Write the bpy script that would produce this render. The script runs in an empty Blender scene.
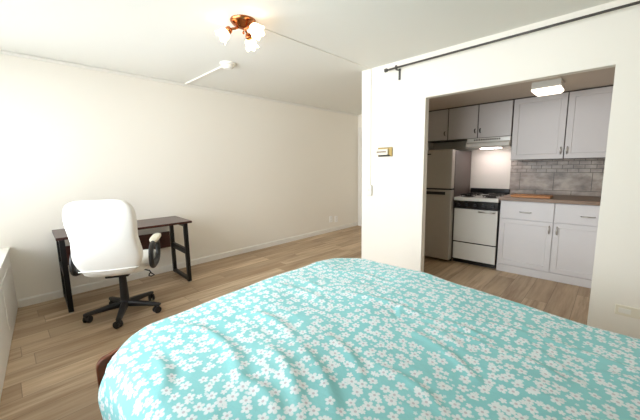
import bpy, bmesh, math, random
from mathutils import Vector, Matrix, noise
random.seed(7)
C = bpy.context.scene.collection
sc = bpy.context.scene
PI = math.pi

# ------------------------------------------------------------------ materials
def lin(c):
    return tuple(((v/255)/12.92 if v/255 <= .04045 else ((v/255+.055)/1.055)**2.4) for v in c)

class G:
    """small node graph writer"""
    def __init__(s, name):
        s.m = bpy.data.materials.new(name); s.m.use_nodes = True
        s.nt = s.m.node_tree; s.nt.nodes.clear()
        s.out = s.nt.nodes.new('ShaderNodeOutputMaterial')
        s.b = s.nt.nodes.new('ShaderNodeBsdfPrincipled')
        s.nt.links.new(s.b.outputs[0], s.out.inputs[0])
    def n(s, typ, **kw):
        nd = s.nt.nodes.new(typ)
        for k, v in kw.items(): setattr(nd, k, v)
        return nd
    def put(s, sock, v):
        if hasattr(v, 'is_output'): s.nt.links.new(v, sock)
        else: sock.default_value = v
    def math(s, op, a, b=0.0, c=None):
        nd = s.n('ShaderNodeMath', operation=op); s.put(nd.inputs[0], a); s.put(nd.inputs[1], b)
        if c is not None: s.put(nd.inputs[2], c)
        return nd.outputs[0]
    def mix(s, f, a, b, blend='MIX'):
        nd = s.n('ShaderNodeMix', data_type='RGBA', blend_type=blend)
        s.put(nd.inputs[0], f)
        for i, v in ((6, a), (7, b)):
            if not hasattr(v, 'is_output'): v = (*v[:3], 1)
            s.put(nd.inputs[i], v)
        return nd.outputs[2]
    def comb(s, x, y, z=0.0):
        nd = s.n('ShaderNodeCombineXYZ')
        for i, v in enumerate((x, y, z)): s.put(nd.inputs[i], v)
        return nd.outputs[0]
    def sep(s, v):
        nd = s.n('ShaderNodeSeparateXYZ'); s.put(nd.inputs[0], v); return nd.outputs
    def pos(s):
        return s.n('ShaderNodeNewGeometry').outputs['Position']
    def obj(s):
        return s.n('ShaderNodeTexCoord').outputs['Object']
    def noise(s, vec, scale, detail=3, rough=.55):
        nd = s.n('ShaderNodeTexNoise'); s.put(nd.inputs['Vector'], vec); nd.inputs['Scale'].default_value = scale
        nd.inputs['Detail'].default_value = detail; nd.inputs['Roughness'].default_value = rough
        return nd.outputs['Fac']
    def ramp(s, f, a, b):
        nd = s.n('ShaderNodeMapRange'); s.put(nd.inputs[0], f); nd.inputs[1].default_value = a; nd.inputs[2].default_value = b
        return nd.outputs[0]
    def bump(s, h, strength=.2, dist=.01):
        nd = s.n('ShaderNodeBump'); nd.inputs['Strength'].default_value = strength; nd.inputs['Distance'].default_value = dist
        s.put(nd.inputs['Height'], h); s.nt.links.new(nd.outputs[0], s.b.inputs['Normal'])
    def set(s, color=None, rough=None, metal=None, spec=None, emit=None, es=None):
        if color is not None: s.put(s.b.inputs['Base Color'], color if hasattr(color, 'is_output') else (*color[:3], 1))
        if rough is not None: s.put(s.b.inputs['Roughness'], rough)
        if metal is not None: s.b.inputs['Metallic'].default_value = metal
        if spec is not None: s.b.inputs['Specular IOR Level'].default_value = spec
        if emit is not None: s.b.inputs['Emission Color'].default_value = (*emit[:3], 1); s.b.inputs['Emission Strength'].default_value = es
        return s.m

def plain(name, rgb, rough=.5, metal=0, var=.04, scale=14, bump=0.0, spec=None):
    g = G(name); c = lin(rgb)
    f = g.noise(g.obj(), scale, 3)
    col = g.mix(f, tuple(v*(1-var) for v in c), tuple(min(1, v*(1+var)) for v in c))
    g.set(col, rough, metal, spec)
    if bump: g.bump(g.noise(g.obj(), scale*14, 2), bump, .004)
    return g.m

def painted(name, rgb, rough=.65, bump=.05):
    g = G(name); c = lin(rgb)
    f = g.noise(g.pos(), 1.3, 3)
    g.set(g.mix(f, tuple(v*.985 for v in c), tuple(min(1, v*1.01) for v in c)), rough, spec=.35)
    g.bump(g.noise(g.pos(), 160, 2), bump, .002)
    return g.m

def glow(name, rgb, strength, base=(240, 236, 230)):
    g = G(name)
    return g.set(lin(base), .4, emit=lin(rgb), es=strength)

def make_floor():
    g = G('laminate_planks'); p = g.sep(g.pos())
    x, y = p[0], p[1]
    W, L = .185, 1.22
    rx = g.math('DIVIDE', x, W); row = g.math('FLOOR', rx)
    wn = g.n('ShaderNodeTexWhiteNoise', noise_dimensions='1D'); g.put(wn.inputs['W'], row)
    ry = g.math('ADD', g.math('DIVIDE', y, L), g.math('MULTIPLY', wn.outputs['Value'], 5.0)); col = g.math('FLOOR', ry)
    w2 = g.n('ShaderNodeTexWhiteNoise', noise_dimensions='2D'); g.put(w2.inputs['Vector'], g.comb(row, col))
    tone = w2.outputs['Value']
    w3 = g.sep(w2.outputs['Color'])
    gv = g.comb(g.math('MULTIPLY', x, 22.0), g.math('MULTIPLY', y, 1.6), g.math('MULTIPLY', tone, 37.0))
    grain = g.noise(gv, 1.0, 6, .62)
    gv2 = g.comb(g.math('MULTIPLY', x, 5.0), g.math('MULTIPLY', y, .8), g.math('MULTIPLY', tone, 91.0))
    broad = g.noise(gv2, 1.0, 3)
    a = g.mix(tone, lin((158, 131, 102)), lin((219, 194, 162)))
    a = g.mix(g.math('MULTIPLY', w3[1], .45), a, lin((182, 161, 134)))
    a = g.mix(g.ramp(grain, .38, .72), a, lin((144, 114, 84)))
    a = g.mix(g.math('MULTIPLY', g.ramp(broad, .45, .75), .5), a, lin((219, 194, 160)))
    fx = g.math('FRACT', rx); fy = g.math('FRACT', ry)
    ex = g.math('MINIMUM', fx, g.math('SUBTRACT', 1.0, fx)); ey = g.math('MINIMUM', fy, g.math('SUBTRACT', 1.0, fy))
    seam = g.math('MAXIMUM', g.math('LESS_THAN', ex, .010), g.math('LESS_THAN', ey, .0016))
    a = g.mix(g.math('MULTIPLY', seam, .55), a, lin((84, 64, 48)))
    g.set(a, .42, spec=.4)
    g.bump(g.math('SUBTRACT', g.math('MULTIPLY', grain, .2), seam), .18, .003)
    return g.m

def make_duvet():
    g = G('floral_cotton')
    uv = g.n('ShaderNodeUVMap').outputs[0]
    # slight weave distortion so that rows of blossoms do not look ruled
    def blossoms(scale, off, R0, R1, keep, rnd, petals=2.5):
        v = g.n('ShaderNodeVectorMath', operation='MULTIPLY_ADD'); g.put(v.inputs[0], uv); v.inputs[1].default_value = (scale,)*3; v.inputs[2].default_value = off
        vo = g.n('ShaderNodeTexVoronoi', voronoi_dimensions='2D', feature='F1'); g.put(vo.inputs['Vector'], v.outputs[0])
        vo.inputs['Scale'].default_value = 1.0; vo.inputs['Randomness'].default_value = rnd
        d = g.n('ShaderNodeVectorMath', operation='SUBTRACT'); g.put(d.inputs[0], v.outputs[0]); g.put(d.inputs[1], vo.outputs['Position'])
        q = g.sep(d.outputs[0]); c = g.sep(vo.outputs['Color'])
        r = g.math('POWER', g.math('ADD', g.math('MULTIPLY', q[0], q[0]), g.math('MULTIPLY', q[1], q[1])), .5)
        th = g.math('ADD', g.math('ARCTAN2', q[1], q[0]), g.math('MULTIPLY', c[0], 6.283))
        lob = g.math('POWER', g.math('ABSOLUTE', g.math('COSINE', g.math('MULTIPLY', th, petals))), .55)
        size = g.math('MULTIPLY_ADD', c[2], .25, .80)
        R = g.math('MULTIPLY', g.math('MULTIPLY_ADD', lob, R1, R0), size)
        m = g.math('MULTIPLY', g.ramp(g.math('SUBTRACT', R, r), -.02, .06), g.math('LESS_THAN', c[1], keep))
        eye = g.ramp(g.math('SUBTRACT', .115, r), 0.0, .03)
        return m, eye
    m1, e1 = blossoms(21.5, (3.1, 1.7, 0), .18, .28, .92, .58)
    m2, e2 = blossoms(31.0, (11.3, 5.9, 0), .15, .24, .36, .85)
    m3, e3 = blossoms(44.0, (7.3, 2.2, 0), .10, .22, .22, .9)
    teal = g.mix(g.noise(uv, 3.0, 3), lin((136, 206, 210)), lin((154, 216, 218)))
    w = g.math('MAXIMUM', m1, g.math('MAXIMUM', m2, g.math('MULTIPLY', m3, .8)))
    col = g.mix(g.math('MULTIPLY', w, .86), teal, lin((242, 244, 247)))
    col = g.mix(g.math('MULTIPLY', g.math('MULTIPLY', e1, m1), .6), col, lin((176, 168, 180)))
    g.set(col, .85, spec=.15)
    g.b.inputs['Sheen Weight'].default_value = .15
    g.bump(g.noise(uv, 60, 4), .25, .006)
    return g.m

def make_tile():
    g = G('stone_tile'); p = g.sep(g.pos()); x, z = p[0], p[2]
    def brick(w, h, zoff, mortar, xo):
        b = g.n('ShaderNodeTexBrick'); b.inputs['Scale'].default_value = 1.0
        b.inputs['Brick Width'].default_value = w; b.inputs['Row Height'].default_value = h
        b.inputs['Mortar Size'].default_value = mortar; b.inputs['Mortar Smooth'].default_value = .2
        b.inputs['Color1'].default_value = (0, 0, 0, 1); b.inputs['Color2'].default_value = (1, 1, 1, 1); b.inputs['Mortar'].default_value = (.5, .5, .5, 1)
        g.put(b.inputs['Vector'], g.comb(g.math('ADD', x, xo), g.math('SUBTRACT', z, zoff)))
        return b.outputs['Color'], b.outputs['Fac']
    c1, f1 = brick(.36, .222, .972, .0036, 5.06)
    c2, f2 = brick(.105, .0465, 1.194, .0032, 5.0)
    up = g.math('GREATER_THAN', z, 1.194)
    cc = g.mix(up, c1, c2); mort = g.math('ADD', g.math('MULTIPLY', f2, up), g.math('MULTIPLY', f1, g.math('SUBTRACT', 1.0, up)))
    n1 = g.noise(g.comb(g.math('MULTIPLY', x, 2.6), 0.0, g.math('MULTIPLY', z, 4.5)), 2.2, 5, .55)
    n2 = g.noise(g.pos(), 16, 4)
    a = g.mix(g.ramp(n1, .36, .60), lin((108, 95, 86)), lin((186, 172, 158)))
    a = g.mix(g.math('MULTIPLY', g.ramp(n2, .45, .8), .5), a, lin((112, 84, 68)))
    a = g.mix(g.math('MULTIPLY', g.sep(cc)[0], .5), a, lin((168, 156, 146)))
    a = g.mix(g.math('MULTIPLY', mort, .85), a, lin((70, 60, 54)))
    g.set(a, .38, spec=.5); g.bump(g.math('SUBTRACT', g.math('MULTIPLY', n2, .15), mort), .3, .003)
    return g.m

def wood(name, dark, light, rough=.35, sx=3, sy=40, spec=.5):
    g = G(name); q = g.sep(g.obj())
    v = g.comb(g.math('MULTIPLY', q[0], sx), g.math('MULTIPLY', q[1], sy), g.math('MULTIPLY', q[2], sy))
    f = g.noise(v, 1.0, 5, .6)
    g.set(g.mix(g.ramp(f, .3, .7), lin(dark), lin(light)), rough, spec=spec)
    return g.m

def glass(name):
    g = G(name)
    tr = g.n('ShaderNodeBsdfTransparent'); gl = g.n('ShaderNodeBsdfGlossy'); gl.inputs['Roughness'].default_value = .02
    fr = g.n('ShaderNodeFresnel'); fr.inputs[0].default_value = 1.45
    mx = g.n('ShaderNodeMixShader')
    g.nt.links.new(fr.outputs[0], mx.inputs[0]); g.nt.links.new(tr.outputs[0], mx.inputs[1]); g.nt.links.new(gl.outputs[0], mx.inputs[2])
    g.nt.links.new(mx.outputs[0], g.out.inputs[0])
    return g.m

M = dict(
    wall=painted('warm_white_paint', (242, 237, 227)),
    ceil=painted('ceiling_paint', (233, 232, 225), .8),
    upper=plain('upper_cabinet_grey', (203, 198, 197), .4, var=.01),  # a little greyer than the base cabinets
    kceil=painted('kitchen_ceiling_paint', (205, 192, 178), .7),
    trim=painted('trim_paint', (236, 233, 226), .45, .02),
    floor=make_floor(), duvet=make_duvet(), tile=make_tile(),
    plastic=plain('white_plastic', (238, 235, 226), .35),
    leather=plain('white_leather', (244, 243, 238), .42, var=.015, bump=.06),
    cream=plain('cream_leather', (232, 226, 208), .45, var=.03, bump=.06),
    bright=plain('glossy_white_plastic', (250, 250, 248), .3),
    black=plain('black_plastic', (24, 23, 24), .42),
    steelblack=plain('black_steel', (22, 22, 24), .38, metal=.3),
    mahog=wood('mahogany_laminate', (44, 20, 17), (72, 33, 27), .28),
    bedwood=wood('cherry_wood', (84, 40, 20), (140, 78, 46), .35, 40, 3),
    mattress=plain('mattress_ticking', (222, 220, 214), .9),
    cab=plain('cabinet_paint', (222, 219, 220), .4, var=.01),
    gap=plain('cabinet_gap_shade', (88, 79, 73), .6),  # dark tone paints in the shade of gaps, not a cabinet finish
    nickel=plain('brushed_nickel', (196, 192, 186), .28, metal=1),
    darkmetal=plain('dark_bronze', (84, 80, 76), .5, metal=.3),
    bronze=plain('antique_copper', (176, 112, 70), .22, metal=1),
    counter=wood('butcher_block', (110, 87, 69), (152, 126, 104), .4),
    board=wood('bamboo', (176, 112, 62), (214, 152, 92), .45),
    steel=plain('stainless_steel', (178, 171, 161), .36, metal=.3, var=.04),
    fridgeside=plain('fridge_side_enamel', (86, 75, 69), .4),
    rubber=plain('dark_gasket', (34, 30, 28), .6),
    enamel=plain('white_enamel', (226, 224, 218), .22, var=.01),
    blackglass=plain('black_enamel', (14, 14, 15), .18),
    brass=plain('brass_gold', (158, 134, 78), .4, metal=.5),
    brown=plain('brown_plastic', (122, 92, 62), .5),
    glass=glass('window_glass'),
    shade=glow('frosted_lit_glass', (255, 208, 156), 6.0),
    diffuser=glow('lit_acrylic', (255, 240, 220), 3.0),
    hoodlamp=glow('hood_lamp_glass', (255, 238, 238), 30.0),
)

# ------------------------------------------------------------------ geometry
def box(bm, x0, x1, y0, y1, z0, z1):
    vs = [bm.verts.new((x, y, z)) for z in (z0, z1) for y in (y0, y1) for x in (x0, x1)]
    for f in ((0, 2, 3, 1), (4, 5, 7, 6), (0, 1, 5, 4), (2, 6, 7, 3), (0, 4, 6, 2), (1, 3, 7, 5)):
        bm.faces.new([vs[i] for i in f])
    return vs

def frame_of(d):
    d = d.normalized(); a = Vector((0, 0, 1)) if abs(d.z) < .9 else Vector((1, 0, 0))
    u = d.cross(a).normalized(); return u, d.cross(u).normalized()

def cyl(bm, p0, p1, r0, r1=None, n=20, cap=True):
    r1 = r0 if r1 is None else r1
    p0, p1 = Vector(p0), Vector(p1); u, v = frame_of(p1-p0)
    A = [bm.verts.new(p0+(u*math.cos(t)+v*math.sin(t))*r0) for t in [2*PI*i/n for i in range(n)]]
    B = [bm.verts.new(p1+(u*math.cos(t)+v*math.sin(t))*r1) for t in [2*PI*i/n for i in range(n)]]
    for i in range(n): bm.faces.new((A[i], A[(i+1) % n], B[(i+1) % n], B[i]))
    if cap: bm.faces.new(A); bm.faces.new(B)

def tube(bm, pts, r, n=10, closed=False, flat=1.0):
    pts = [Vector(p) for p in pts]; N = len(pts); rings = []; prev = None
    for i, p in enumerate(pts):
        if closed: d = pts[(i+1) % N]-pts[i-1]
        else: d = pts[min(i+1, N-1)]-pts[max(i-1, 0)]
        d.normalize()
        if prev is None: u, v = frame_of(d)
        else:
            u = (prev-d*prev.dot(d)).normalized(); v = d.cross(u)
        prev = u
        rr = r[i] if isinstance(r, (list, tuple)) else r
        rings.append([bm.verts.new(p+(u*math.cos(t)*flat+v*math.sin(t))*rr) for t in [2*PI*k/n for k in range(n)]])
    for i in range(N if closed else N-1):
        a, b = rings[i], rings[(i+1) % N]
        for k in range(n): bm.faces.new((a[k], a[(k+1) % n], b[(k+1) % n], b[k]))
    if not closed: bm.faces.new(rings[0]); bm.faces.new(rings[-1])

def lathe(bm, prof, o, axis=(0, 0, 1), n=32, wave=None):
    """prof = [(radius, height along axis)]"""
    o = Vector(o); ax = Vector(axis).normalized(); u, v = frame_of(ax); rings = []
    for j, (r, h) in enumerate(prof):
        ring = []
        for k in range(n):
            t = 2*PI*k/n; rr = r; hh = h
            if wave: dr, dh = wave(j/(len(prof)-1), t); rr += dr; hh += dh
            ring.append(bm.verts.new(o+ax*hh+(u*math.cos(t)+v*math.sin(t))*max(rr, .0005)))
        rings.append(ring)
    for a, b in zip(rings, rings[1:]):
        for k in range(n): bm.faces.new((a[k], a[(k+1) % n], b[(k+1) % n], b[k]))
    if prof[0][0] < .004: bm.faces.new(rings[0])
    if prof[-1][0] < .004: bm.faces.new(rings[-1])

def cushion(bm, sx, sy, sz, e1=.35, e2=.35, fn=None, nu=48, nv=28):
    """superellipsoid of half sizes; fn bends each point"""
    sg = lambda v, e: math.copysign(abs(v)**e, v)
    rings = []
    for j in range(nv+1):
        ph = -PI/2+PI*j/nv; ring = []
        for i in range(nu):
            t = 2*PI*i/nu
            p = Vector((sx*sg(math.cos(ph), e1)*sg(math.cos(t), e2), sy*sg(math.cos(ph), e1)*sg(math.sin(t), e2), sz*sg(math.sin(ph), e1)))
            ring.append(fn(p) if fn else p)
        rings.append(ring)
    top, bot = rings[-1][0].copy(), rings[0][0].copy()
    V = [[bm.verts.new(p) for p in r] for r in rings[1:-1]]
    for a, b in zip(V, V[1:]):
        for i in range(nu): bm.faces.new((a[i], a[(i+1) % nu], b[(i+1) % nu], b[i]))
    b0, t0 = bm.verts.new(bot), bm.verts.new(top)
    for i in range(nu):
        bm.faces.new((b0, V[0][(i+1) % nu], V[0][i])); bm.faces.new((t0, V[-1][i], V[-1][(i+1) % nu]))

def prism(bm, poly, a, b, axis='y'):
    """extrude a 2-D outline between a and b along an axis"""
    def P(u, v, w): return {'y': (u, w, v), 'x': (w, u, v), 'z': (u, v, w)}[axis]
    A = [bm.verts.new(P(u, v, a)) for u, v in poly]; B = [bm.verts.new(P(u, v, b)) for u, v in poly]
    n = len(poly)
    for i in range(n): bm.faces.new((A[i], A[(i+1) % n], B[(i+1) % n], B[i]))
    bm.faces.new(A); bm.faces.new(B)

ROOT = {}
def origin(o):
    p = Vector((0, 0, 0))
    while o is not None:
        p += Vector(ROOT.get(o.name, (0, 0, 0))); o = o.parent
    return p

def part(name, bm, mat, parent=None, bevel=0, smooth=False, local=False):
    if parent is not None and not local: bmesh.ops.translate(bm, verts=bm.verts, vec=-origin(parent))
    bmesh.ops.recalc_face_normals(bm, faces=bm.faces)
    me = bpy.data.meshes.new(name); bm.to_mesh(me); bm.free()
    me.materials.append(M[mat])
    if smooth:
        for p in me.polygons: p.use_smooth = True
    o = bpy.data.objects.new(name, me); C.objects.link(o)
    if parent is not None: o.parent = parent
    if bevel:
        b = o.modifiers.new('edge', 'BEVEL'); b.width = bevel; b.segments = 2; b.limit_method = 'ANGLE'
    return o

def boxes(name, mat, parent, *bs, bevel=.002):
    bm = bmesh.new()
    for b in bs: box(bm, *b)
    return part(name, bm, mat, parent, bevel)

def thing(name, label, cat, loc=(0, 0, 0), rz=0, group=None):
    o = bpy.data.objects.new(name, None); o.empty_display_size = .1; C.objects.link(o)
    o.location = loc; o.rotation_euler = (0, 0, rz); o['label'] = label; o['category'] = cat
    if group: o['group'] = group
    ROOT[o.name] = loc
    return o

def tag(o, label, cat, group=None):
    o['label'] = label; o['category'] = cat
    if group: o['group'] = group
    return o

def struct(name, mat, *bs, bevel=0):
    o = boxes(name, mat, None, *bs, bevel=bevel); o['kind'] = 'structure'; return o

# ------------------------------------------------------------------ the setting
XL, XR = -4.10, .80          # left wall, right wall
YP0, YP1 = 3.045, 3.125      # partition
CH, KH = 2.40, 2.09          # ceiling of the room, ceiling of the kitchen
YW = -.62                    # window wall
YB = 5.47                    # far end of the passage
OX0, OX1, OZ = -1.442, -.068, 1.98
KX0, KX1, KY = -2.12, .09, 4.79

struct('floor', 'floor', (XL-.2, XR+.2, YW-.2, YB+.2, -.1, 0))
struct('ceiling', 'ceil', (XL-.2, XR+.2, YW-.2, YP0, CH, CH+.1), (XL-.2, -2.225, YP0, YB+.2, CH, CH+.1))
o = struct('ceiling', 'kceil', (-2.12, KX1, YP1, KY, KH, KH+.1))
struct('wall_left', 'wall', (XL-.12, XL, YW-.2, YB+.2, 0, CH))
bm = bmesh.new()
prism(bm, [(-2.225, 0), (OX0, 0), (OX0, OZ), (OX1, OZ), (OX1, 0), (XR, 0), (XR, CH), (-2.225, CH)], YP0, YP1)
o = part('wall_partition', bm, 'wall'); o['kind'] = 'structure'
struct('wall_kitchen_left', 'wall', (-2.225, KX0, YP1, YB, 0, CH))
struct('wall_kitchen_right', 'wall', (KX1, KX1+.1, YP1, KY+.1, 0, CH))
struct('wall_kitchen_back', 'wall', (KX0, KX1, KY, KY+.1, 0, CH))
struct('wall_right', 'wall', (XR, XR+.12, YW-.2, YP1, 0, CH))
struct('wall_far', 'wall', (XL, -2.225, YB, YB+.12, 0, CH))
WX0, WX1, WZ0, WZ1 = -4.0, -.75, .64, 2.34
bm = bmesh.new()
for b in ((XL, WX0, YW-.15, YW, 0, CH), (WX1, XR, YW-.15, YW, 0, CH), (WX0, WX1, YW-.15, YW, 0, WZ0), (WX0, WX1, YW-.15, YW, WZ1, CH)): box(bm, *b)
o = part('wall_window', bm, 'wall'); o['kind'] = 'structure'
# window with three panes
bm = bmesh.new()
t = .05
box(bm, WX0, WX1, YW-.10, YW-.04, WZ0, WZ0+t); box(bm, WX0, WX1, YW-.10, YW-.04, WZ1-t, WZ1)
box(bm, WX0, WX0+t, YW-.10, YW-.04, WZ0+t, WZ1-t); box(bm, WX1-t, WX1, YW-.10, YW-.04, WZ0+t, WZ1-t)
w3 = (WX1-WX0)/3
for k in (1, 2): box(bm, WX0+k*w3-t/2, WX0+k*w3+t/2, YW-.10, YW-.04, WZ0+t, WZ1-t)
win = part('window_1', bm, 'trim', bevel=.003); win['kind'] = 'structure'
for k in range(3):
    boxes('window_pane', 'glass', win, (WX0+k*w3+(t if k == 0 else t/2), WX0+(k+1)*w3-(t if k == 2 else t/2), YW-.073, YW-.067, WZ0+t, WZ1-t), bevel=0)
struct('trim_1', 'trim', (XL, XL+.022, -.3, YB, CH-.032, CH-.001), bevel=.006)
bm = bmesh.new()
prism(bm, [(XL, .001), (XL+.013, .001), (XL+.013, .07), (XL+.006, .082), (XL, .082)], .0, YB)
o = part('baseboard_left', bm, 'trim'); o['kind'] = 'structure'
# door at the end of the passage
bm = bmesh.new(); box(bm, -3.97, -3.1, YB-.03, YB-.002, .005, 2.03)
d = part('door_1', bm, 'trim', bevel=.004); d['kind'] = 'structure'
bm = bmesh.new(); prism(bm, [(-4.07, 0), (-3.98, 0), (-3.98, 2.04), (-3.09, 2.04), (-3.09, 0), (-3.0, 0), (-3.0, 2.13), (-4.07, 2.13)], YB-.04, YB-.001)
part('door_casing', bm, 'trim', d)
bm = bmesh.new(); cyl(bm, (-3.17, YB-.03, .98), (-3.17, YB-.09, .98), .012); lathe(bm, [(.001, -.03), (.02, -.026), (.028, -.01), (.028, .005), (.015, .02), (.012, .03)], (-3.17, YB-.1, .98), (0, 1, 0), 16)
part('door_knob', bm, 'nickel', d, smooth=True)

bm = bmesh.new(); box(bm, -1.035, KX1-.001, KY-.008, KY-.0005, .921, 1.354)
o = part('wall_backsplash', bm, 'tile'); o['kind'] = 'structure'

# ------------------------------------------------------------------ wall and ceiling fittings
# radiator cover under the window
rc = thing('radiator_cover', 'long white radiator cover along the window wall, low at the left edge', 'radiator cover', (-2, -.3, 0))
def cy(x): return -.012-.0765*(x-XL)
bm = bmesh.new(); X1 = -.2
prism(bm, [(XL+.004, YW+.004), (XL+.004, cy(XL)), (X1, cy(X1)), (X1, YW+.004)], .002, .575, 'z')
part('body', bm, 'trim', rc, .004)
bm = bmesh.new()
prism(bm, [(XL+.004, YW+.004), (XL+.004, cy(XL)+.012), (X1, cy(X1)+.012), (X1, YW+.004)], .577, .607, 'z')
part('top_board', bm, 'trim', rc, .004)
bm = bmesh.new()
for k in range(5):
    a = XL+.25+k*.72; b = a+.6
    prism(bm, [(a, cy(a)), (a, cy(a)+.004), (b, cy(b)+.004), (b, cy(b))], .12, .48, 'z')
part('front_panel', bm, 'trim', rc)

# ceiling light
LX, LY = -2.105, 1.39
cl = thing('ceiling_light', 'copper ceiling light with three lit frosted glass shades', 'ceiling light', (LX, LY, CH))
bm = bmesh.new()
lathe(bm, [(.001, -.058), (.022, -.056), (.045, -.046), (.060, -.034), (.072, -.03), (.086, -.018), (.095, -.006), (.095, -.0005), (.001, -.0005)], (LX, LY, CH))
part('canopy', bm, 'bronze', cl, smooth=True)
for ang in (3, 125, 234):
    a = math.radians(ang); dv = Vector((math.cos(a), math.sin(a), 0)); o0 = Vector((LX, LY, CH))
    bm = bmesh.new()
    pts = [o0+dv*r+Vector((0, 0, z)) for r, z in ((.03, -.045), (.06, -.058), (.085, -.062), (.10, -.066))]
    tube(bm, pts, .009, 10)
    ax = (dv*.75+Vector((0, 0, -.66))).normalized(); base = pts[-1]
    lathe(bm, [(.001, -.012), (.02, -.01), (.026, 0), (.026, .022), (.001, .022)], base, ax, 20)
    part('arm', bm, 'bronze', cl, smooth=True)
    bm = bmesh.new()
    prof = [(.018, .022), (.030, .027), (.040, .038), (.044, .052), (.042, .068), (.043, .080), (.052, .092)]
    lathe(bm, prof, base, ax, 48, wave=lambda f, t: (f*f*.005*math.cos(6*t), f**3*.006*math.cos(6*t)))
    lathe(bm, [(r-.003, h) for r, h in reversed(prof)], base, ax, 48, wave=lambda f, t: ((1-f)**2*.005*math.cos(6*t), (1-f)**3*.006*math.cos(6*t)))
    s = part('shade', bm, 'shade', cl, smooth=True)
    bm = bmesh.new(); lathe(bm, [(.001, .025), (.012, .027), (.013, .036), (.020, .050), (.022, .060), (.018, .074), (.008, .082), (.001, .083)], base, ax, 20)
    part('bulb', bm, 'shade', s, smooth=True)
bm = bmesh.new(); tube(bm, [(LX, LY, CH-.057), (LX, LY, CH-.075)], .003, 8); lathe(bm, [(.001, -.012), (.008, -.008), (.009, 0), (.005, .008), (.001, .010)], (LX, LY, CH-.083), n=12)
part('finial', bm, 'bronze', cl, smooth=True)

sd = thing('smoke_detector', 'round white smoke detector on the ceiling near the left wall', 'smoke detector', (-3.03, 1.79, CH))
bm = bmesh.new(); lathe(bm, [(.001, -.022), (.073, -.022), (.078, -.018), (.080, -.004), (.080, -.0005), (.001, -.0005)], (-3.03, 1.79, CH))
part('mounting_ring', bm, 'plastic', sd, smooth=False)
bm = bmesh.new(); lathe(bm, [(.001, -.058), (.035, -.057), (.046, -.052), (.048, -.046), (.056, -.044), (.064, -.036), (.066, -.024), (.001, -.022)], (-3.03, 1.79, CH))
part('sensor_head', bm, 'plastic', sd)

def raceway(label, *bs):
    return tag(boxes('cable_raceway', 'plastic', None, *bs, bevel=.004), label, 'cable cover')
raceway('short white cable raceway from the left wall to the smoke detector', (XL+.024, -3.112, 1.778, 1.802, CH-.015, CH-.0005))
raceway('long thin white cable raceway across the ceiling from the copper light to the partition wall', (-2.112, -2.098, 1.49, YP0-.014, CH-.008, CH-.0005))
raceway('thin white cable raceway running down the partition wall to the light switch', (-2.105, -2.091, YP0-.012, YP0-.0005, 1.092, CH-.001))

ls = thing('light_switch', 'small white surface light switch box at the end of the wall raceway', 'light switch', (-2.098, YP0, 1.03))
boxes('switch_box', 'plastic', ls, (-2.130, -2.066, YP0-.034, YP0-.0005, .965, 1.09), bevel=.006)
boxes('toggle', 'plastic', ls, (-2.104, -2.092, YP0-.046, YP0-.0345, 1.016, 1.040), bevel=.003)

th = thing('thermostat', 'small brass framed thermostat on the white partition wall', 'thermostat', (-1.895, YP0, 1.46))
boxes('brass_plate', 'brass', th, (-1.985, -1.805, YP0-.022, YP0+.0005, 1.415, 1.515), bevel=.006)
boxes('faceplate', 'cream', th, (-1.995, -1.845, YP0-.042, YP0-.0225, 1.432, 1.497), bevel=.005)
boxes('scale_strip', 'brown', th, (-1.985, -1.865, YP0-.046, YP0-.0425, 1.460, 1.472), bevel=.001)
boxes('base_shadow_strip', 'rubber', th, (-1.965, -1.825, YP0-.034, YP0-.0225, 1.416, 1.431), bevel=.001)  # dark strip painted in as shadow along the thermostat base

# curtain rod
RY, RZ = YP0-.075, 2.318
cr = thing('curtain_rod', 'long dark metal curtain rod fixed high on the partition wall', 'curtain rod', (-1.85, RY, RZ))
bm = bmesh.new(); cyl(bm, (-1.835, RY, RZ-.005), (XR-.06, RY, RZ+.008), .0092, n=16)
part('rod', bm, 'darkmetal', cr, smooth=True)
for s, xx, zz in ((-1, -1.835, RZ-.005), (1, XR-.06, RZ+.008)):
    bm = bmesh.new(); lathe(bm, [(.001, 0), (.012, .001), (.012, .008), (.019, .010), (.019, .034), (.012, .038), (.001, .039)], (xx, RY, zz), (s, 0, 0), 20)
    part('finial', bm, 'darkmetal', cr)
for bx in (-1.735, XR-.15):
    bm = bmesh.new()
    box(bm, bx-.011, bx+.011, YP0-.008, YP0-.0005, 2.205, 2.318)
    box(bm, bx-.008, bx+.008, RY-.004, YP0-.008, 2.292, 2.302)
    tube(bm, [(bx, RY+.017*math.cos(t), RZ-.002+.017*math.sin(t)) for t in [PI*2*k/14 for k in range(14)]], .006, 8, True)
    part('bracket', bm, 'darkmetal', cr, .001)

# outlets
def outlet(x, y, z, label, side):
    t_ = thing('wall_outlet', label, 'outlet', (x, y, z))
    if side == 'L':
        boxes('cover_plate', 'bright', t_, (x+.0005, x+.012, y-.040, y+.040, z-.062, z+.062), bevel=.003)
        for dz in (-.024, .024): boxes('socket', 'trim', t_, (x+.0122, x+.015, y-.016, y+.016, z+dz-.014, z+dz+.014), bevel=.003)
    else:
        boxes('cover_plate', 'cream', t_, (x-.105, x+.105, y-.007, y-.0005, z-.038, z+.038), bevel=.003)
        for dx in (-.055, .055): boxes('socket', 'plastic', t_, (x+dx-.032, x+dx+.032, y-.010, y-.0072, z-.018, z+.018), bevel=.003)
outlet(XL, 4.56, .262, 'small white upright outlet low on the left wall near the passage', 'L')
outlet(XL, 4.72, .245, 'second white outlet plate beside it, nearer the passage end of the left wall', 'L')
outlet(.18, YP0, .238, 'wide beige outlet plate low on the wall right of the kitchen opening', 'P')

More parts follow.
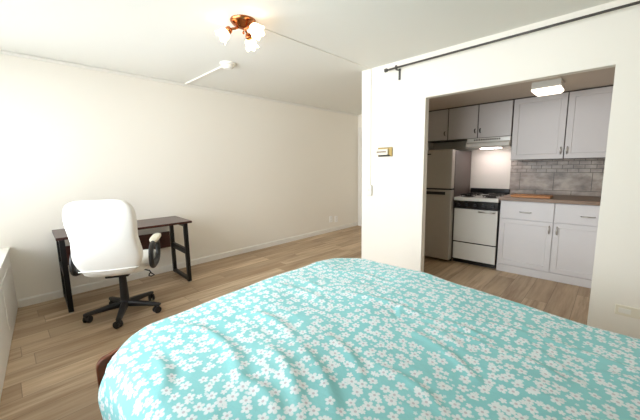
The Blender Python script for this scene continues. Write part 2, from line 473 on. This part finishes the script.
# ------------------------------------------------------------------ desk
dk = thing('desk', 'dark red-brown desk on black steel legs against the left wall', 'desk', (-3.79, .9, 0), math.radians(-2.6))
boxes('table_top', 'mahog', dk, (-4.065, -3.515, .300, 1.500, .698, .722), bevel=.002)
boxes('modesty_panel', 'mahog', dk, (-4.022, -4.006, .385, 1.397, .345, .545), bevel=.001)
for yy in (.340, 1.430):
    f = boxes('leg_frame', 'steelblack', dk, (-3.560, -3.520, yy-.02, yy+.02, .012, .697), (-4.045, -4.005, yy-.02, yy+.02, .012, .697),
              (-4.005, -3.560, yy-.018, yy+.018, .018, .052), (-4.005, -3.560, yy-.018, yy+.018, .337, .398), (-4.005, -3.560, yy-.018, yy+.018, .662, .697), bevel=.0015)
    for xx in (-3.540, -4.025):
        bm = bmesh.new(); cyl(bm, (xx, yy, .0), (xx, yy, .012), .014, .012, 14); part('foot', bm, 'nickel', f)

# ------------------------------------------------------------------ office chair (local: +y is the front)
ch = thing('office_chair', 'white leather swivel office chair pulled up to the dark desk', 'chair', (-3.17, .68, 0), math.radians(62))
def lp(name, bm, mat, parent=ch, bevel=0, smooth=True): return part(name, bm, mat, parent, bevel, smooth, local=True)
bm = bmesh.new(); lathe(bm, [(.001, .075), (.045, .075), (.05, .085), (.048, .115), (.034, .13), (.03, .14), (.001, .14)], (0, 0, 0), n=24); lp('hub', bm, 'black', smooth=False)
for wa in (-98, -24, 46, 118, 190):
    a = math.radians(wa-62); dv = Vector((math.cos(a), math.sin(a), 0)); sd_ = Vector((-dv.y, dv.x, 0))
    bm = bmesh.new(); pr = None
    secs = [(.03, .102, .030, .024), (.12, .096, .027, .021), (.22, .086, .023, .016), (.295, .079, .021, .012), (.314, .077, .014, .008)]
    rings = []
    for r, z, w, h in secs:
        rings.append([bm.verts.new(dv*r+sd_*(w*sx_)+Vector((0, 0, z+h*sz_))) for sx_, sz_ in ((-1, -1), (1, -1), (1, .4), (.6, 1), (-.6, 1), (-1, .4))])
    for r0, r1 in zip(rings, rings[1:]):
        for k in range(6): bm.faces.new((r0[k], r0[(k+1) % 6], r1[(k+1) % 6], r1[k]))
    bm.faces.new(rings[0]); bm.faces.new(rings[-1])
    lg = lp('base_leg', bm, 'black', bevel=.002, smooth=False)
    bm = bmesh.new()
    c0 = dv*.292; rot = Vector((math.cos(a+.9), math.sin(a+.9), 0)); ax_ = Vector((-rot.y, rot.x, 0)); cc = c0-rot*.012
    for s in (-1, 1):
        lathe(bm, [(.001, -.011), (.026, -.011), (.031, -.006), (.031, .006), (.026, .011), (.001, .011)], cc+ax_*(.017*s)+Vector((0, 0, .0312)), ax_, 20)
    cyl(bm, cc-ax_*.02+Vector((0, 0, .0272)), cc+ax_*.02+Vector((0, 0, .0272)), .006, n=10)
    lathe(bm, [(.001, .030), (.012, .030), (.014, .055), (.009, .062), (.008, .07), (.001, .07)], (c0.x, c0.y, 0), n=14)
    lp('caster', bm, 'black', lg, smooth=False)
bm = bmesh.new(); cyl(bm, (0, 0, .141), (0, 0, .37), .036, .028); cyl(bm, (0, 0, .3705), (0, 0, .392), .020); lp('gas_lift', bm, 'black', smooth=False)
bm = bmesh.new(); box(bm, -.09, .09, -.15, .13, .392, .425); lp('tilt_mechanism', bm, 'black', bevel=.008, smooth=False)
bm = bmesh.new()
tube(bm, [(.09, .0, .405), (.17, .0, .402), (.225, -.01, .385), (.235, -.012, .362), (.262, -.012, .340), (.235, -.012, .330), (.215, -.012, .338), (.226, -.012, .362)], .006, 8)
lp('tilt_lever', bm, 'black')
def seat_fn(p):
    z = p.z; y = p.y
    if p.y > .12: z -= .25*(p.y-.12)**2*4
    w = 1.0-.10*max(0, -p.y/.25)
    return Vector((p.x*w, y+.03, z+.478+.012*(abs(p.x)/.25)**2))
bm = bmesh.new(); cushion(bm, .265, .262, .060, .42, .36, seat_fn); lp('seat', bm, 'leather')
# backrest: broad shoulders, slight waist, leaning back
def back_fn(p):
    u = p.z/.305                                   # -1 bottom, 1 top
    w = 1.0+.04*u-.05*math.exp(-((u-.02)/.3)**2)+.07*math.exp(-((u+.55)/.32)**2)
    zz = .776+p.z
    y = -.262-.150*(.5+.5*u)+p.y+.045*(p.x/.25)**2*(1 if p.y > 0 else .75)
    y += .018*math.cos(u*2.2)*(-1 if p.y < 0 else .6)
    return Vector((p.x*w, y, zz))
bm = bmesh.new(); cushion(bm, .228, .058, .316, .40, .30, back_fn, 64, 40); bk = lp('backrest', bm, 'leather')
# seam welts across the rear of the backrest
bm = bmesh.new()
tube(bm, [back_fn(Vector((x*.214, -.0560, -.262)))+Vector((0, 0, 0)) for x in [k/10-1 for k in range(21)]], .0045, 8)
lp('piping', bm, 'leather', bk)
for s in (-1, 1):
    bm = bmesh.new()
    pts = []
    for k in range(28):
        t = 2*PI*k/28; ct, st = math.cos(t), math.sin(t)
        y = -.035+.16*math.copysign(abs(ct)**.75, ct)+.03*st; z = .560+.098*math.copysign(abs(st)**.7, st)
        pts.append((s*(.288-.012*(z-.45)), y, z))
    tube(bm, pts, .021, 12, True, 1.2)
    box(bm, min(s*.2, s*.272), max(s*.2, s*.272), -.06, .06, .455, .485)
    arm = lp('armrest', bm, 'black')
    bm = bmesh.new()
    cushion(bm, .038, .135, .019, .6, .6, lambda p, s=s: Vector((p.x+s*.287, p.y+.055, p.z+.680-.10*(p.y)**2*4*.3+p.y*.04)), 32, 16)
    lp('arm_pad', bm, 'cream', arm)

# ------------------------------------------------------------------ bed
BX0, BX1, BY0, BY1 = -1.53, .50, .20, 1.86
bed = thing('bed_frame', 'reddish-brown wooden bed frame, its footboard corner showing beside the duvet', 'bed', (-.5, 1.0, 0))
bm = bmesh.new()
r = .05; yy0, yy1, zt = .205, 1.90, .478
out = [(yy0, .0), (yy1, .0)]+[(yy1-r+r*math.cos(t), zt-r+r*math.sin(t)) for t in [PI/2*k/8 for k in range(9)]]
out += [(yy1-r-(yy1-yy0-2*r)*k/20, zt+.085*math.sin(PI*k/20)**.7) for k in range(1, 20)]
out += [(yy0+r-r*math.sin(t), zt-r+r*math.cos(t)) for t in [PI/2*k/8 for k in range(9)]]
prism(bm, out, -1.620, -1.593, 'x'); part('footboard', bm, 'bedwood', bed, .006)
bm = bmesh.new()
out = [(yy0, .0), (yy1, .0)]+[(yy1-r+r*math.cos(t), .95-r+r*math.sin(t)) for t in [PI/2*k/8 for k in range(9)]]+[(yy0+r-r*math.sin(t), .95-r+r*math.cos(t)) for t in [PI/2*k/8 for k in range(9)]]
prism(bm, out, .56, .59, 'x'); part('headboard', bm, 'bedwood', bed, .006)
for a, b in ((.270, .295), (1.835, 1.86)):
    boxes('side_rail', 'bedwood', bed, (-1.592, .559, a, b, .14, .29), bevel=.003)
boxes('slat_base', 'bedwood', bed, *[(-1.45+k*.2, -1.37+k*.2, .297, 1.833, .235, .255) for k in range(10)], bevel=.002)
bm = bmesh.new()
cushion(bm, 1.02, .755, .108, .16, .12, lambda p: Vector((p.x-.515, p.y+1.06, p.z+.366)), 96, 24)
mt = tag(part('mattress', bm, 'mattress', None, smooth=True), 'pale mattress lying on the bed frame under the duvet', 'mattress')

# duvet: cloth over a rounded rectangle, hanging at its edges
def build_duvet():
    bm = bmesh.new(); uvl = bm.loops.layers.uv.new('UVMap')
    x0, x1, y0, y1 = -1.545, .53, .205, 1.905
    R, r = .23, .075
    rnd = random.Random(11)
    creases = []
    # soft folds running along the bed, and one short pinch near the middle
    for (ax, ay, bx, by, wd, am) in (
        (-.95, .66, -.60, .53, .022, .013), (-1.22, .565, -.80, .46, .024, .013), (-.86, .75, -.52, .60, .020, .011),
        (-.90, .49, -.62, .475, .020, .011), (-.58, .885, -.30, .85, .018, .012), (-.60, 1.18, -.26, 1.06, .020, .012),
        (-.52, 1.25, -.28, 1.31, .018, .011), (-.748, 1.42, -.690, 1.23, .013, -.014), (-1.05, 1.255, -.55, 1.34, .020, .011),
        (-.58, 1.337, -.30, 1.347, .018, .011), (-1.38, .47, -1.12, .56, .022, .010), (-.84, .89, -.55, .77, .018, .011),
        (-.30, 1.31, -.04, 1.28, .018, .010), (-1.26, .775, -.88, .765, .022, .010), (-1.27, .33, -.98, .275, .022, .012),
        (-1.40, 1.05, -1.0, 1.10, .03, .008), (-.2, 1.55, .25, 1.48, .02, .010), (-1.3, 1.5, -.9, 1.56, .024, .008)):
        creases.append((Vector((ax, ay)), Vector((bx, by)), wd, am))
    for k in range(64):
        a = Vector((rnd.uniform(x0, x1), rnd.uniform(y0, y1))); an = rnd.gauss(-.08, .45); L = rnd.uniform(.12, .42)
        creases.append((a, a+Vector((math.cos(an), math.sin(an)))*L, rnd.uniform(.011, .022), rnd.uniform(-.005, .006)))
    def wrinkle(p):
        h = 0
        for a, b, w, am in creases:
            if min(a.x, b.x)-.15 > p.x or max(a.x, b.x)+.15 < p.x or min(a.y, b.y)-.15 > p.y or max(a.y, b.y)+.15 < p.y: continue
            ab = b-a; t = max(0, min(1, (p-a).dot(ab)/ab.length_squared)); q = a+ab*t
            side = math.sin(t*PI)*.035*(1 if am > 0 else -1)
            n_ = Vector((-ab.y, ab.x)).normalized(); d = ((p-q).dot(n_)-side) if 0 < t < 1 else (p-q).length
            e = math.sin(PI*min(1, max(.02, t)))**.7
            h += .78*am*e*(math.exp(-(d/w)**2)-.55*math.exp(-((d-1.7*w)/(1.3*w))**2))
        return h
    def topz(x, y):
        z = .612
        z -= .062*max(0, min(1, (x+.85)/.8))           # thinner towards the pillow end
        z -= .022*max(0, min(1, (.65-y)/.5))           # and on the near side
        z += .022*math.exp(-((x+1.5)/.3)**2)*min(1, max(0, (y-.2)/.2))*min(1, max(0, (1.8-y)/.3))
        z += .016*noise.noise(Vector((x*1.6, y*1.6, 3.3)))+.010*noise.noise(Vector((x*4.2, y*4.2, 9.1)))
        return z
    step = .0125; drop = .33
    ns = int((x1-x0+.06)/step); nt = int((y1-y0+2*drop)/step)
    V = []
    for i in range(ns+1):
        s = x0-.06+i*step; row = []
        for j in range(nt+1):
            t = y0-drop+j*step
            kx = min(max(s, x0+R), x1-R if False else x1); ky = min(max(t, y0+R), y1-R)
            dx, dy = s-kx, t-ky
            D = math.hypot(dx, dy); nx, ny = (dx/D, dy/D) if D > 1e-6 else (0, 0)
            flat = R-r
            if D <= flat: rad, zd = D, 0
            else:
                e = D-flat
                if e < r*PI/2: th_ = e/r; rad = flat+r*math.sin(th_); zd = r*(1-math.cos(th_))
                else: rad = R+.07*(e-r*PI/2)*(.6+.8*noise.noise(Vector((s*5, t*5, 1))))+.035*max(0, 2*nx*ny)*(nx < 0 and ny < 0)*math.sin(PI*min(1, (e-r*PI/2)/.17)); zd = r+(e-r*PI/2)*.97
            x, y = kx+nx*rad, ky+ny*rad
            h = wrinkle(Vector((s, t))) if zd < r else 0.4*wrinkle(Vector((s, t)))
            z = topz(min(max(x, x0), x1), min(max(y, y0), y1))-zd+h*(1 if zd < r*.6 else .3)
            if zd >= r*.6:
                ripple = .016*math.sin((s if abs(ny) > abs(nx) else t)*13+2*noise.noise(Vector((s*3, t*3, 5))))*min(1, (zd-r*.6)/.1)
                x += nx*(abs(ripple) if nx < -.5 else ripple+.016)*(.3 if nx < -.8 else 1); y += ny*(ripple*.6+.012)
            row.append((bm.verts.new((x, y, z)), (s, t)))
        V.append(row)
    for i in range(ns):
        for j in range(nt):
            q = (V[i][j], V[i+1][j], V[i+1][j+1], V[i][j+1])
            f = bm.faces.new([v for v, _ in q])
            for lo, (_, uv) in zip(f.loops, q): lo[uvl].uv = uv
    me = bpy.data.meshes.new('duvet'); bm.to_mesh(me); bm.free(); me.materials.append(M['duvet'])
    for p in me.polygons: p.use_smooth = True
    o = bpy.data.objects.new('duvet', me); C.objects.link(o)
    so = o.modifiers.new('thickness', 'SOLIDIFY'); so.thickness = .012; so.offset = -1
    return tag(o, 'teal duvet printed with white blossoms spread over the bed', 'duvet')
build_duvet()

# ------------------------------------------------------------------ kitchen
def handle_v(parent, x, y, z, L=.075, mat='nickel'):
    bm = bmesh.new()
    tube(bm, [(x, y, z-L/2), (x, y-.018, z-L/2+.006), (x, y-.024, z-L/4), (x, y-.026, z), (x, y-.024, z+L/4), (x, y-.018, z+L/2-.006), (x, y, z+L/2)], [.006, .005, .006, .0075, .006, .005, .006], 10)
    part('handle', bm, mat, parent, smooth=True)
def handle_h(parent, x, y, z, L=.11):
    bm = bmesh.new()
    tube(bm, [(x-L/2, y, z), (x-L/2+.006, y-.018, z), (x-L/4, y-.024, z), (x, y-.026, z), (x+L/4, y-.024, z), (x+L/2-.006, y-.018, z), (x+L/2, y, z)], [.006, .005, .006, .0075, .006, .005, .006], 10)
    part('handle', bm, 'nickel', parent, smooth=True)
def shaker(name, parent, x0, x1, z0, z1, yf, rail=.05, mat='cab'):
    """door leaf 18 mm thick, front face at yf, recessed panel"""
    bm = bmesh.new(); yb = yf+.018
    o4 = [(x0, z0), (x1, z0), (x1, z1), (x0, z1)]; i4 = [(x0+rail, z0+rail), (x1-rail, z0+rail), (x1-rail, z1-rail), (x0+rail, z1-rail)]; e = .004
    p4 = [(x0+rail+e, z0+rail+e), (x1-rail-e, z0+rail+e), (x1-rail-e, z1-rail-e), (x0+rail+e, z1-rail-e)]
    mk = lambda L, y: [bm.verts.new((x, y, z)) for x, z in L]
    A, B, P_, K = mk(o4, yf), mk(i4, yf), mk(p4, yf+.007), mk(o4, yb)
    for k in range(4):
        n_ = (k+1) % 4
        bm.faces.new((A[k], A[n_], B[n_], B[k])); bm.faces.new((B[k], B[n_], P_[n_], P_[k])); bm.faces.new((A[k], K[k], K[n_], A[n_]))
    bm.faces.new(P_); bm.faces.new(K)
    return part(name, bm, mat, parent)

# base cabinet
bc = thing('base_cabinet', 'white base cabinet with two drawers over two doors under the wood counter', 'cabinet', (-.45, 4.45, 0))
boxes('carcass', 'cab', bc, (-.985, KX1-.004, 4.182, KY-.002, .09, .878), bevel=.001)
boxes('plinth', 'cab', bc, (-.985, KX1-.004, 4.172, 4.70, .0, .088), bevel=.002)
for x0, x1, hx in ((-.980, -.459, -.4775-.012), (-.450, KX1-.008, -.432+.012)):
    d = boxes('drawer', 'cab', bc, (x0, x1, 4.163, 4.181, .665, .872), bevel=.003)
    handle_h(d, (-.722 if x0 < -.9 else -.175), 4.163, .752)
    d = shaker('door', bc, x0, x1, .098, .657, 4.163)
    handle_v(d, hx, 4.163, .575, .085, 'darkmetal' if False else 'nickel')
boxes('countertop', 'counter', None, (-.990, KX1-.002, 4.135, KY-.009, .880, .920), bevel=.003)
tag(bpy.data.objects['countertop'], 'brown wood countertop running above the white base cabinet', 'countertop')
cb = boxes('cutting_board', 'board', None, (-.885, -.505, 4.175, 4.40, .9205, .944), bevel=.006)
tag(cb, 'orange-brown wooden cutting board lying on the counter beside the stove', 'cutting board')

# wall cabinets
def wall_cab(label, x0, x1, z0, doors, handles, rail, mat='upper'):
    c = thing('wall_cabinet', label, 'cabinet', ((x0+x1)/2, 4.6, z0), group=None)
    boxes('carcass', 'gap', c, (x0, x1, 4.440, KY-.002, z0, KH-.010), bevel=.001)  # coloured dark to stand in for shade between doors and underneath
    boxes('top_gap_shade', 'gap', c, (x0, x1, 4.432, KY-.002, KH-.0095, KH-.0005), bevel=0)  # dark strip painting the shadow gap below the ceiling
    for (a, b), hx in zip(doors, handles):
        d = shaker('door', c, a, b, z0+.004, KH-.016, 4.420, rail, mat) if rail else boxes('door', mat, c, (a, b, 4.420, 4.438, z0+.004, KH-.016), bevel=.003)
        handle_v(d, hx, 4.420, z0+.095, .075 if rail else .05, 'nickel' if rail else 'darkmetal')
    return c
wall_cab('large two-door wall cabinet above the stone tile backsplash', -.968, KX1-.004, 1.356, ((-.963, -.4545), (-.4435, KX1-.008)), (-.478, -.420), .055)
wall_cab('short grey-white wall cabinet directly above the range hood', -1.752, -.974, 1.652, ((-1.747, -1.3685), (-1.3575, -.979)), (-1.394, -1.332), 0)
wall_cab('short wall cabinet above the refrigerator, in the kitchen corner', KX0+.004, -1.756, 1.652, ((KX0+.008, -1.761),), (-1.792,), 0)

# range hood
hd = thing('range_hood', 'white range hood with vent slots, lit from beneath, above the stove', 'range hood', (-1.24, 4.5, 1.51))
bm = bmesh.new()
prism(bm, [(4.395, 1.648), (KY-.003, 1.648), (KY-.003, 1.520), (4.385, 1.520), (4.340, 1.538), (4.345, 1.578), (4.395, 1.598)], -1.480, -.976, 'x')
part('body', bm, 'enamel', hd, .003)
boxes('vent_grille', 'gap', hd, *[(-1.395+k*.021, -1.381+k*.021, 4.3915, 4.3948, 1.616, 1.636) for k in range(15)], bevel=0)
boxes('lamp_lens', 'hoodlamp', hd, (-1.35, -1.11, 4.52, 4.60, 1.5140, 1.5195), bevel=.004)

# stove
st = thing('stove', 'narrow white gas stove with black control panel between fridge and cabinet', 'stove', (-1.26, 4.45, 0))
SX0, SX1 = -1.522, -1.002
boxes('body', 'enamel', st, (SX0, SX1, 4.185, KY-.004, .055, .842), bevel=.003)
for a in (SX0-.004, SX1+.0005): boxes('side_trim', 'blackglass', st, (a, a+.0035, 4.17, KY-.004, .04, .842), bevel=0)
boxes('kick_plate', 'blackglass', st, (SX0, SX1, 4.195, 4.24, .004, .054), bevel=.002)
for xx in (SX0+.03, SX1-.03):
    for yy in (4.27, KY-.06):
        bm = bmesh.new(); cyl(bm, (xx, yy, 0), (xx, yy, .0545), .016, n=14); part('leg', bm, 'blackglass', st)
dr = boxes('drawer', 'enamel', st, (SX0+.002, SX1-.002, 4.158, 4.184, .062, .288), bevel=.004)
od = boxes('oven_door', 'enamel', st, (SX0+.002, SX1-.002, 4.155, 4.184, .302, .738), bevel=.004)
bm = bmesh.new(); tube(bm, [(-1.21, 4.155, .712), (-1.21, 4.125, .716), (-1.19, 4.118, .716), (-1.06, 4.118, .716), (-1.04, 4.125, .716), (-1.04, 4.155, .712)], .009, 10)
part('handle', bm, 'nickel', od, smooth=True)
boxes('drawer_gap', 'blackglass', st, (SX0+.002, SX1-.002, 4.166, 4.1845, .2885, .3015), bevel=0)
boxes('control_panel', 'blackglass', st, (SX0, SX1, 4.150, 4.184, .744, .846), bevel=.003)
for k in range(5):
    bm = bmesh.new(); xx = SX0+.06+k*.10
    cyl(bm, (xx, 4.150, .795), (xx, 4.128, .795), .019, .016, 20); box(bm, xx-.003, xx+.003, 4.122, 4.129, .780, .810); part('control_knob', bm, 'black', st)
boxes('cooktop', 'enamel', st, (SX0-.002, SX1+.002, 4.135, KY-.045, .8465, .890), bevel=.006)
for xx in (-1.395, -1.13):
    for yy in (4.30, 4.56):
        bm = bmesh.new(); lathe(bm, [(.001, .8905), (.075, .8905), (.078, .894), (.04, .895), (.038, .905), (.001, .906)], (xx, yy, 0), n=28)
        br = part('burner', bm, 'blackglass', st)
        bm = bmesh.new(); z = .914
        tube(bm, [(xx+.095*math.cos(t), yy+.095*math.sin(t), z) for t in [2*PI*k/28 for k in range(28)]], .005, 8, True)
        for k in range(4):
            a = PI/4+k*PI/2; cyl(bm, (xx+.03*math.cos(a), yy+.03*math.sin(a), z), (xx+.095*math.cos(a), yy+.095*math.sin(a), z), .0045, n=8)
            cyl(bm, (xx+.095*math.cos(a), yy+.095*math.sin(a), z), (xx+.095*math.cos(a), yy+.095*math.sin(a), .8905), .0045, n=8)
        part('grate', bm, 'blackglass', br)
boxes('backguard', 'blackglass', st, (SX0, SX1-.02, KY-.044, KY-.004, .8465, .972), bevel=.004)

# refrigerator
fr = thing('refrigerator', 'narrow stainless refrigerator with freezer on top in the kitchen corner', 'refrigerator', (-1.81, 4.42, 0))
FX0, FX1 = KX0+.012, -1.532
boxes('body', 'fridgeside', fr, (FX0, FX1, 4.160, KY-.03, .03, 1.500), bevel=.004)
boxes('door_gasket', 'rubber', fr, (FX0+.006, FX1-.004, 4.148, 4.1595, .05, 1.495), bevel=0)
fz = boxes('freezer_door', 'steel', fr, (FX0, FX1, 4.050, 4.1475, 1.002, 1.508), bevel=.008)
fd = boxes('fridge_door', 'steel', fr, (FX0, FX1, 4.050, 4.1475, .040, .982), bevel=.008)
boxes('handle', 'rubber', fd, (FX0+.03, FX1-.075, 4.042, 4.0495, .918, .958), bevel=.004)
boxes('divider', 'rubber', fr, (FX0, FX1, 4.065, 4.1475, .9825, 1.0015), bevel=0)
boxes('badge', 'rubber', fz, (-1.880, -1.815, 4.0475, 4.0495, 1.447, 1.463), bevel=.001)
boxes('toe_grille', 'rubber', fr, (FX0+.01, FX1-.01, 4.165, 4.19, .006, .0295), bevel=.001)
for xx in (FX0+.05, FX1-.05):
    for yy in (4.22, KY-.1):
        bm = bmesh.new(); cyl(bm, (xx, yy, 0), (xx, yy, .0295), .018, n=14); part('foot', bm, 'rubber', fr)

# kitchen ceiling light
kl = thing('kitchen_ceiling_light', 'small rectangular lit ceiling light inside the kitchen opening', 'ceiling light', (-.55, 3.9, KH))
boxes('housing', 'enamel', kl, (-.672, -.440, 3.70, 3.93, KH-.066, KH-.0005), bevel=.003)
bm = bmesh.new()
prism(bm, [(-.672, KH-.0665), (-.440, KH-.0665), (-.440, KH-.082), (-.462, KH-.100), (-.650, KH-.100), (-.672, KH-.082)], 3.70, 3.93)
part('diffuser', bm, 'diffuser', kl, .004)

# ------------------------------------------------------------------ light: daylight through the window, the lamps
w = bpy.data.worlds.new('sky'); sc.world = w; w.use_nodes = True
bg = w.node_tree.nodes['Background']; bg.inputs[0].default_value = (.90, .955, 1.0, 1); bg.inputs[1].default_value = 11.4
pl = bpy.data.lights.new('daylight_portal', 'AREA'); pl.shape = 'RECTANGLE'; pl.size = WX1-WX0; pl.size_y = WZ1-WZ0
pl.cycles.is_portal = True
po = bpy.data.objects.new('daylight_portal', pl); C.objects.link(po)
po.location = ((WX0+WX1)/2, YW-.14, (WZ0+WZ1)/2); po.rotation_euler = (PI/2, 0, 0)
po.rotation_euler = Vector((0, 1, 0)).to_track_quat('-Z', 'Z').to_euler()

# ------------------------------------------------------------------ camera
f_px = 306.85
d1 = Vector((618-320, 162-210, f_px)).normalized(); d2 = -Vector((-2-320, 172.5-210, f_px)).normalized()
X_, Y_ = d2, d1; Z_ = X_.cross(Y_)
if Z_.y > 0: Z_ = -Z_
Mw = Matrix((X_, Y_, Z_))
rot = Matrix((Mw @ Vector((1, 0, 0)), Mw @ Vector((0, -1, 0)), Mw @ Vector((0, 0, -1)))).transposed()
cam = bpy.data.cameras.new('camera'); co = bpy.data.objects.new('camera', cam); C.objects.link(co)
q = rot.to_quaternion().normalized()
co.rotation_mode = 'QUATERNION'; co.rotation_quaternion = q; co.location = (0, 0, 1.31)
cam.sensor_fit = 'HORIZONTAL'; cam.sensor_width = 36; cam.lens = f_px/640*36; cam.clip_start = .02
sc.camera = co
sc.cycles.diffuse_bounces = 8; sc.cycles.max_bounces = 12
sc.view_settings.view_transform = 'Standard'; sc.view_settings.look = 'None'; sc.view_settings.gamma = 1
sc.view_settings.use_curve_mapping = False; sc.view_settings.exposure = 0
